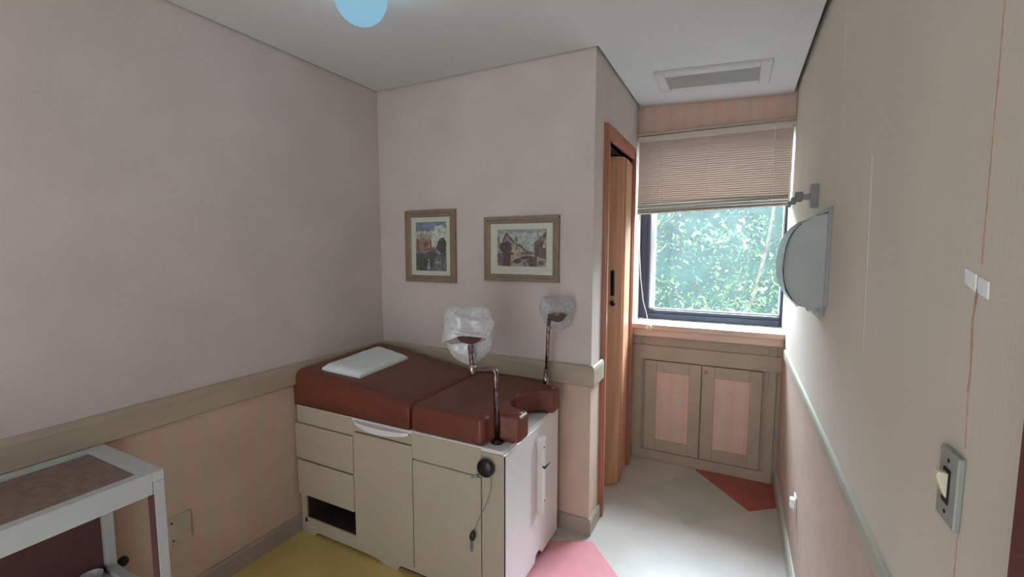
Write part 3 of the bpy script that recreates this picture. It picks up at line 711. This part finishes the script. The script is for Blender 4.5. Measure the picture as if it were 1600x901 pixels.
# ------------------------------------------------------------------ framed pictures
def picture(label, x0, x1, z0, z1, fw, win, art, pal):
    pf = thing('picture_frame', label, 'picture', ((x0+x1)/2, YB, z0), 'framed prints on the back wall')
    ya, yb = YB-.020, YB-.001
    b = MB()
    def side(px, pz):   # mitred stepped moulding, as quads round the frame
        pass
    steps = [(0, yb), (0, ya+.004), (.003, ya), (fw*.45, ya), (fw*.52, ya+.005), (fw*.85, ya+.007), (fw, ya+.011), (fw, yb)]
    rings = []
    for ins, y in steps:
        rings.append([b.bm.verts.new(p) for p in ((x0+ins, y, z0+ins), (x1-ins, y, z0+ins), (x1-ins, y, z1-ins), (x0+ins, y, z1-ins))])
    for A, B_ in zip(rings, rings[1:]+rings[:1]):
        for k in range(4): b.bm.faces.new((A[k], A[(k+1) % 4], B_[(k+1) % 4], B_[k]))
    b.build('frame', FR, pf)
    MB().box(x0+fw-.002, x1-fw+.002, yb-.005, yb-.002, z0+fw-.002, z1-fw+.002).build('mount_board', MATB, pf)
    mats = []
    for nm, c in pal: mats.append(mat('print '+nm, rgb(*c), .7, .30, 75, spec=.2, col2=None))
    wx0, wx1, wz0, wz1 = win
    b = MB(); y = yb-.0053
    for k, (mi, pts) in enumerate(art):
        P = [(wx0+(wx1-wx0)*u, y-.00012*k, wz0+(wz1-wz0)*v) for u, v in pts]
        b.quad(P, mi)
    b.build('print', mats, pf, recalc=False)
    MB().box(x0+fw-.002, x1-fw+.002, ya+.0095, ya+.0105, z0+fw-.002, z1-fw+.002).build('glass_pane', PGLASS, pf)
def blob(cx, cy, rx, ry, seed, n=22, j=.22):
    return [(min(1, max(0, cx+rx*math.cos(2*PI*i/n)*(1+j*noise.noise((seed, i*1.7, 0))*2))), min(1, max(0, cy+ry*math.sin(2*PI*i/n)*(1+j*noise.noise((seed, i*1.7, 5))*2)))) for i in range(n)]
rect = lambda a, c, d, e: [(a, d), (c, d), (c, e), (a, e)]
pal1 = [('blue sky', (132,142,156)), ('pale cloud', (176,178,168)), ('white spray', (192,196,186)), ('terracotta', (154,126,110)), ('brown shade', (112,92,82)),
        ('dark tree', (80,86,78)), ('dark bank', (94,94,86)), ('grey water', (118,120,120)), ('light water', (160,160,164)), ('sand', (170,160,130))]
art1 = [(0, rect(0,1,0,1)), (1, [(0,.5),(0,.80),(.12,.82),(.2,.80),(.3,.83),(.45,.8),(.55,.86),(.6,.5)]), (9, rect(.05,.55,.6,.74)),
        (2, blob(.78,.74,.26,.19,3)), (2, [(.52,.45),(1,.45),(1,.78),(.6,.86),(.52,.7)]),
        (3, [(0,.40),(0,.62),(.05,.66),(.09,.62),(.14,.66),(.2,.63),(.26,.68),(.34,.64),(.45,.66),(.52,.62),(.54,.40)])]
for i, u in enumerate((.05,.28,.36,.47)): art1.append((4, rect(u,u+.04,.42,.62)))
art1 += [(5, blob(.86,.52,.15,.15,9)), (5, [(.80,.36),(.98,.36),(.90,.66),(.86,.68)]), (4, blob(.62,.44,.10,.05,2)), (3, blob(.62,.46,.08,.03,6)),
         (6, [(0,.0),(0,.33),(.12,.38),(.3,.36),(.55,.40),(.75,.34),(1,.36),(1,0)]), (7, [(0.0,.0),(.55,.0),(.6,.2),(1,.32),(1,0)]), (7, blob(.8,.2,.2,.12,4)),
         (8, [(.38,.03),(.46,.03),(.45,.24),(.40,.26)]), (5, blob(.22,.16,.2,.12,8)), (8, blob(.72,.17,.12,.025,5)), (6, rect(.52,.58,.04,.30)), (6, rect(.86,.9,.1,.3))]
picture('taupe-framed upright town print, the smaller picture near the corner', -1.756, -1.402, 1.253, 1.665, .040, (-1.682,-1.468,1.319,1.598), art1, pal1)
pal2 = [('grey sky', (166,172,164)), ('darker cloud', (138,148,144)), ('gable pink', (146,122,110)), ('roof dark', (92,78,74)), ('plum tree', (88,70,70)),
        ('cream wall', (168,160,138)), ('brown house', (112,96,86)), ('street dark', (92,82,76)), ('street light', (156,146,134)), ('mauve', (124,100,102))]
art2 = [(0, rect(0,1,0,1)), (1, [(.05,.98),(.4,.92),(.7,.9),(1,.98),(1,1),(0,1)]), (1, blob(.72,.93,.2,.04,3)),
        (2, [(.10,.0),(.10,.68),(.16,.84),(.20,.90),(.38,.62),(.40,.0)]), (3, [(.185,.9),(.20,1.0),(.212,.9),(.40,.60),(.37,.60),(.20,.86),(.12,.70),(.10,.70)]),
        (5, [(.30,.15),(.30,.52),(.36,.62),(.42,.52),(.42,.15)]), (3, rect(.395,.415,.45,.80)), (5, [(.42,.22),(.42,.58),(.50,.56),(.58,.44),(.58,.22)]),
        (3, [(.42,.56),(.45,.62),(.50,.57),(.60,.42),(.56,.42),(.48,.54)]), (6, [(.76,.1),(.76,.62),(.82,.72),(.86,.70),(.86,.78),(.90,.80),(.92,.84),(.99,.92),(1,.92),(1,.1)]),
        (5, [(.92,.5),(.92,.74),(.99,.84),(1,.84),(1,.5)]), (3, [(.985,.8),(.99,.98),(1,.98),(1,.8)]), (3, [(.86,.55),(.9,.58),(.96,.82),(.98,.82),(.92,.5)]), (3, rect(.80,.84,.3,.5)),
        (4, blob(.17,.52,.13,.15,7)), (4, [(.12,.0),(.26,.0),(.28,.3),(.22,.5),(.10,.45)]), (4, blob(.30,.34,.06,.03,2)), (9, blob(.06,.2,.08,.18,6)), (2, [(0,.5),(0,.78),(.03,.84),(.06,.66),(.05,.5)]),
        (8, [(.30,0),(.36,.16),(.6,.28),(.8,.24),(1,.2),(1,0)]), (7, blob(.73,.13,.12,.13,4)), (7, blob(.42,.14,.08,.06,8)), (7, [(.4,.2),(.6,.3),(.74,.28),(.76,.22),(.55,.2)]), (9, blob(.62,.36,.12,.05,9)),
        (7, rect(.56,.6,.0,.1)), (8, rect(.82,.86,.06,.28)), (6, blob(.9,.1,.07,.06,3))]
picture('taupe-framed wide street scene print, the picture nearer the alcove', -1.218, -.790, 1.277, 1.612, .036, (-1.140,-.860,1.355,1.546), art2, pal2)

# ------------------------------------------------------------------ right wall fittings
# light switch
sw = thing('light_switch', 'grey light switch plate with ivory toggle on right wall', 'light switch', (XR, .735, 1.15))
b = MB(); b.box(XR-.008, XR, .731, .786, 1.091, 1.187, .002); b.build('plate', SWP, sw)
b = MB(); b.box(XR-.0095, XR-.007, .748, .768, 1.117, 1.163, .0006); b.build('rocker_slot', DARK, sw)
b = MB(); b.prism([(XR-.008,1.122),(XR-.011,1.127),(XR-.021,1.152),(XR-.019,1.160),(XR-.008,1.158)], 1, .7515, .7650, .0015, seg=2); b.build('toggle', IVORY, sw)
for z in (1.105, 1.174):
    b = MB(); b.lathe([(.0028,0),(.0028,.0008),(0,.0012)], (XR-.008, .757, z), (-1,0,0), 10); b.build('screw', DARK, sw)
# white tape
t1 = MB().prism([(.748,1.396),(.779,1.405),(.780,1.425),(.750,1.418)], 0, XR-.0016, XR, .0004, seg=1).build('tape_strip', TAPE, loc=(XR,.764,1.41))
tag(t1, 'square of white tape on right wall, left of the cracked seam', 'tape', 'white tape pieces on the right wall')
t2 = MB().prism([(.716,1.390),(.742,1.396),(.743,1.416),(.718,1.411)], 0, XR-.0016, XR, .0004, seg=1).build('tape_strip', TAPE, loc=(XR,.73,1.40))
tag(t2, 'square of white tape on right wall, right of the cracked seam', 'tape', 'white tape pieces on the right wall')
# small white outlet
ol = thing('wall_socket', 'small white socket low on the right wall near the baseboard', 'socket', (XR, 2.17, .36))
b = MB(); b.box(XR-.006, XR, 2.14, 2.20, .32, .40, .002); b.build('plate', CREAM, ol)
b = MB(); b.box(XR-.022, XR-.006, 2.155, 2.185, .345, .385, .003); b.build('plug', TAPE, ol)

# towel dispenser: half-round housing wrapped in torn film
prof = [(.2645,1.571),(.259,1.568),(.230,1.556),(.201,1.543),(.183,1.529),(.170,1.516),(.158,1.497),(.150,1.477),(.143,1.450),(.140,1.423),(.1385,1.400),(.139,1.375),(.1405,1.353),(.144,1.333),(.150,1.312),(.159,1.293),(.171,1.273),(.186,1.258),(.205,1.254),(.235,1.262),(.2645,1.272)]
dp = thing('towel_dispenser', 'grey half-round paper towel dispenser with torn plastic wrap on right wall', 'dispenser', (XR, 1.9, 1.25))
b = MB(); b.prism(prof, 1, 1.752, 2.03); o = b.build('housing', GREYP, dp); soften(o, .004, 2)
b = MB(); b.box(XR-.012, XR+.001, 1.738, 2.04, 1.262, 1.580, .003); b.build('back_plate', GREYM, dp)
b = MB(); b.box(XR-.026, XR, 1.79, 1.98, 1.222, 1.264, .004); b.build('towel_slot', GREYP, dp)
# torn film over the curved face with ragged rims
b = MB(); core = prof[1:18]; rows = []; ny = 40
def offset(i, d):
    p = Vector(core[i]); a = Vector(core[max(0, i-1)]); c = Vector(core[min(len(core)-1, i+1)]); t = (c-a).normalized()
    nn = Vector((t.y, -t.x))
    if nn.x > 0 and i > 2: nn = -nn
    if i <= 2: nn = Vector((-.35, .93))
    return p+nn*d
fine = []
for i in range(len(core)-1):
    for s in range(4): fine.append((i, s/4))
fine.append((len(core)-1, 0))
for k, (i, s) in enumerate(fine):
    row = []
    rag = .010*noise.noise((k*.35, 2.2, 0))+.005*noise.noise((k*1.1, 7, 0))
    for j in range(ny+1):
        v = j/ny; d = .0025+.0035*abs(noise.noise((k*.18, v*5, 1.5)))
        p = offset(i, d) if s == 0 else offset(i, d).lerp(offset(i+1, d), s)
        y = 1.742-rag + (2.032-1.742+rag)*v
        row.append(b.bm.verts.new((p.x, y, p.y)))
    rows.append(row)
for A, B_ in zip(rows, rows[1:]):
    for j in range(ny): b.bm.faces.new((A[j], A[j+1], B_[j+1], B_[j])).smooth = True
o = b.build('plastic_wrap', GREYF, dp); m = o.modifiers.new('t', 'SOLIDIFY'); m.thickness = .0012
# flap of film torn over the near end and dangling below
flap = [(.236,1.560),(.214,1.551),(.193,1.540),(.175,1.524),(.164,1.505),(.156,1.487),(.158,1.470),(.150,1.452),(.152,1.430),(.146,1.41),(.150,1.39),(.147,1.372),(.153,1.352),(.151,1.335),(.160,1.318),(.163,1.300),(.174,1.285),(.183,1.266),(.198,1.262),(.212,1.246),(.224,1.250),(.232,1.232),(.243,1.219),(.247,1.214),(.246,1.222),(.238,1.240),(.236,1.252),(.247,1.258),(.256,1.270),(.2600,1.285),(.2605,1.557)]
fl = []
for p_, q_ in zip(flap, flap[1:]+flap[:1]):
    for k in range(4):
        x_ = p_[0]+(q_[0]-p_[0])*k/4; z_ = p_[1]+(q_[1]-p_[1])*k/4; am = .0065 if x_ < .24 else 0
        fl.append((x_+am*noise.noise((x_*160, z_*160, 1)), z_+am*noise.noise((x_*160, z_*160, 9))))
b = MB(); b.prism(fl, 1, 1.7435, 1.7455); b.build('torn_flap', GREYP, dp)

# bracket with stepped arm above the dispenser
wb = thing('wall_bracket', 'grey wall bracket with stepped arm above the towel dispenser', 'bracket', (XR, 2.09, 1.65))
b = MB(); b.box(XR-.024, XR, 2.07, 2.11, 1.606, 1.696, .002); b.build('plate', GREYM, wb)
b = MB(); b.box(XR-.062, XR-.024, 2.078, 2.100, 1.638, 1.660, .002); b.build('arm', GREYM, wb)
b = MB(); b.box(XR-.074, XR-.050, 2.070, 2.106, 1.630, 1.668, .003); b.box(XR-.088, XR-.070, 2.074, 2.102, 1.620, 1.648, .003); b.box(XR-.096, XR-.086, 2.078, 2.10, 1.610, 1.634, .002); b.build('clamp', GREYD, wb)

# ------------------------------------------------------------------ outside: bank of leafy trees
LEAF = bpy.data.materials.new('green leaves'); LEAF.use_nodes = True
nt = LEAF.node_tree; N = nt.nodes; L = nt.links; N.remove(N['Principled BSDF'])
oi = N.new('ShaderNodeNewGeometry'); cr = N.new('ShaderNodeValToRGB'); L.new(oi.outputs['Random Per Island'], cr.inputs[0])
e = cr.color_ramp.elements; e[0].color = rgb(26,62,40); e[1].color = rgb(140,170,90); k = e.new(.6); k.color = rgb(62,116,66)
df = N.new('ShaderNodeBsdfDiffuse'); tl = N.new('ShaderNodeBsdfTranslucent'); gl = N.new('ShaderNodeBsdfGlossy'); gl.inputs['Roughness'].default_value = .3
m1 = N.new('ShaderNodeMixShader'); m1.inputs[0].default_value = .35; m2 = N.new('ShaderNodeMixShader'); m2.inputs[0].default_value = .12
L.new(cr.outputs[0], df.inputs[0]); L.new(cr.outputs[0], tl.inputs[0]); L.new(df.outputs[0], m1.inputs[1]); L.new(tl.outputs[0], m1.inputs[2])
L.new(m1.outputs[0], m2.inputs[1]); L.new(gl.outputs[0], m2.inputs[2]); L.new(m2.outputs[0], N['Material Output'].inputs[0])
BARK = mat('grey brown bark', rgb(100,98,86), .9, .2, 12, .4, 40)
HILL = mat('green hillside', rgb(24,54,46), .9, .35, 3, .6, 6)
tree = thing('leafy_tree', 'dense leafy green tree filling the view outside the window', 'tree', (-.2, 5.6, -1.0))
vs, fs = [], []
clumps = []
for i in range(340):
    y = random.uniform(4.9, 7.2); clumps.append((Vector((random.uniform(-3.6, 2.6), y, random.uniform(-.7, 2.9))), random.uniform(.18, .42), Vector((random.uniform(-1, 1), random.uniform(-1.2, .1), random.uniform(.1, 1))).normalized()))
for c, r, nn in clumps:
    for k in range(random.randint(45, 75)):
        d = Vector((random.gauss(0, 1), random.gauss(0, .8), random.gauss(0, .75)))*r*.55
        p = c+d
        n_ = (nn+Vector((random.uniform(-.8,.8), random.uniform(-.8,.8), random.uniform(-.5,.9)))).normalized()
        t_ = n_.cross(Vector((random.uniform(-1,1), random.uniform(-1,1), random.uniform(-.6,.6)))).normalized(); s_ = n_.cross(t_)
        l = random.uniform(.040, .090); w = l*random.uniform(.20, .32); i0 = len(vs)
        for a, w_, h in ((-1, 0, 0), (-.35, .9, .08), (.25, .8, .05), (1, 0, -.15), (.25, -.8, .05), (-.35, -.9, .08)):
            vs.append(p+t_*a*l*.5+s_*w_*w*.5*1.6+n_*h*l)
        fs.append(tuple(range(i0, i0+6)))
me = bpy.data.meshes.new('foliage'); me.from_pydata([v-tree.location for v in vs], [], fs); me.materials.append(LEAF)
fo = bpy.data.objects.new('foliage', me); COL.objects.link(fo); fo.parent = tree; fo['kind'] = 'stuff'
for k, (xa, ya) in enumerate(((-1.0, 5.6), (-.1, 5.9), (.7, 5.7), (-2.0, 6.0))):
    b = MB(); p = Vector((xa, ya, -1.0)); pts = [p.copy()]; rr = [.034]
    for s in range(9):
        p = p+Vector((random.uniform(-.16,.16), random.uniform(-.1,.1), .5)); pts.append(p.copy()); rr.append(.034-.003*s)
    b.tube(pts, rr, 8)
    for s in range(2, 9):
        q = pts[s]; dv = Vector((random.choice((-1,1))*random.uniform(.4,.8), random.uniform(-.5,.1), random.uniform(.3,.7)))
        b.tube([q, q+dv*.5+Vector((0,0,.03)), q+dv], [.010,.007,.004], 6)
    b.build('trunk', BARK, tree)
b = MB(); b.quad([(-9, 7.6, -2), (8, 7.6, -2), (8, 10, 2.6), (-9, 10, 2.6)])
b.box(-9, 8, 3.6, 7.7, -1.3, -1.0)
structure(b.build('hillside', HILL), 'green bank behind the trees')

# ------------------------------------------------------------------ camera
cam = bpy.data.cameras.new('camera'); co = bpy.data.objects.new('camera', cam); COL.objects.link(co)
pitch, yaw, roll, f = -.0903, -.4671, .0006, 697.76
fw = Vector((math.sin(yaw)*math.cos(pitch), math.cos(yaw)*math.cos(pitch), math.sin(pitch)))
r = Vector((math.cos(yaw), -math.sin(yaw), 0)); u = r.cross(fw)
r2 = math.cos(roll)*r+math.sin(roll)*u; u2 = -math.sin(roll)*r+math.cos(roll)*u
M = Matrix((r2, u2, -fw)).transposed().to_4x4(); M.translation = (0, 0, 1.45)
co.matrix_world = M
cam.sensor_width = 36; cam.lens = f/1600*36; cam.clip_start = .02
scn.camera = co

# ------------------------------------------------------------------ light
w = bpy.data.worlds.new('sky'); scn.world = w; w.use_nodes = True
bg = w.node_tree.nodes['Background']; bg.inputs[0].default_value = (.84,.93,1.06,1); bg.inputs[1].default_value = 4.0
sun = bpy.data.lights.new('sun', 'SUN'); sun.energy = 13; sun.angle = .02; sun.color = (1,.97,.9)
so = bpy.data.objects.new('sun', sun); COL.objects.link(so); so.rotation_euler = (math.radians(38), math.radians(20), 0)
# added area lamp above the view, standing in for bright sky outside the window
sky = bpy.data.lights.new('sky_fill_light', 'AREA'); sky.shape = 'RECTANGLE'; sky.size = 2.6; sky.size_y = 1.0; sky.energy = 600; sky.color = (.74,.84,1)
ko = bpy.data.objects.new('sky_fill_light', sky); COL.objects.link(ko); ko.location = (.1, 4.5, 2.55)
ko.rotation_euler = (Vector((-.4, 1.6, .3))-ko.location).to_track_quat('-Z', 'Y').to_euler()

scn.view_settings.view_transform = 'Standard'
scn.view_settings.look = 'None'
scn.view_settings.gamma = 1
scn.view_settings.use_curve_mapping = False
scn.view_settings.exposure = 0.0
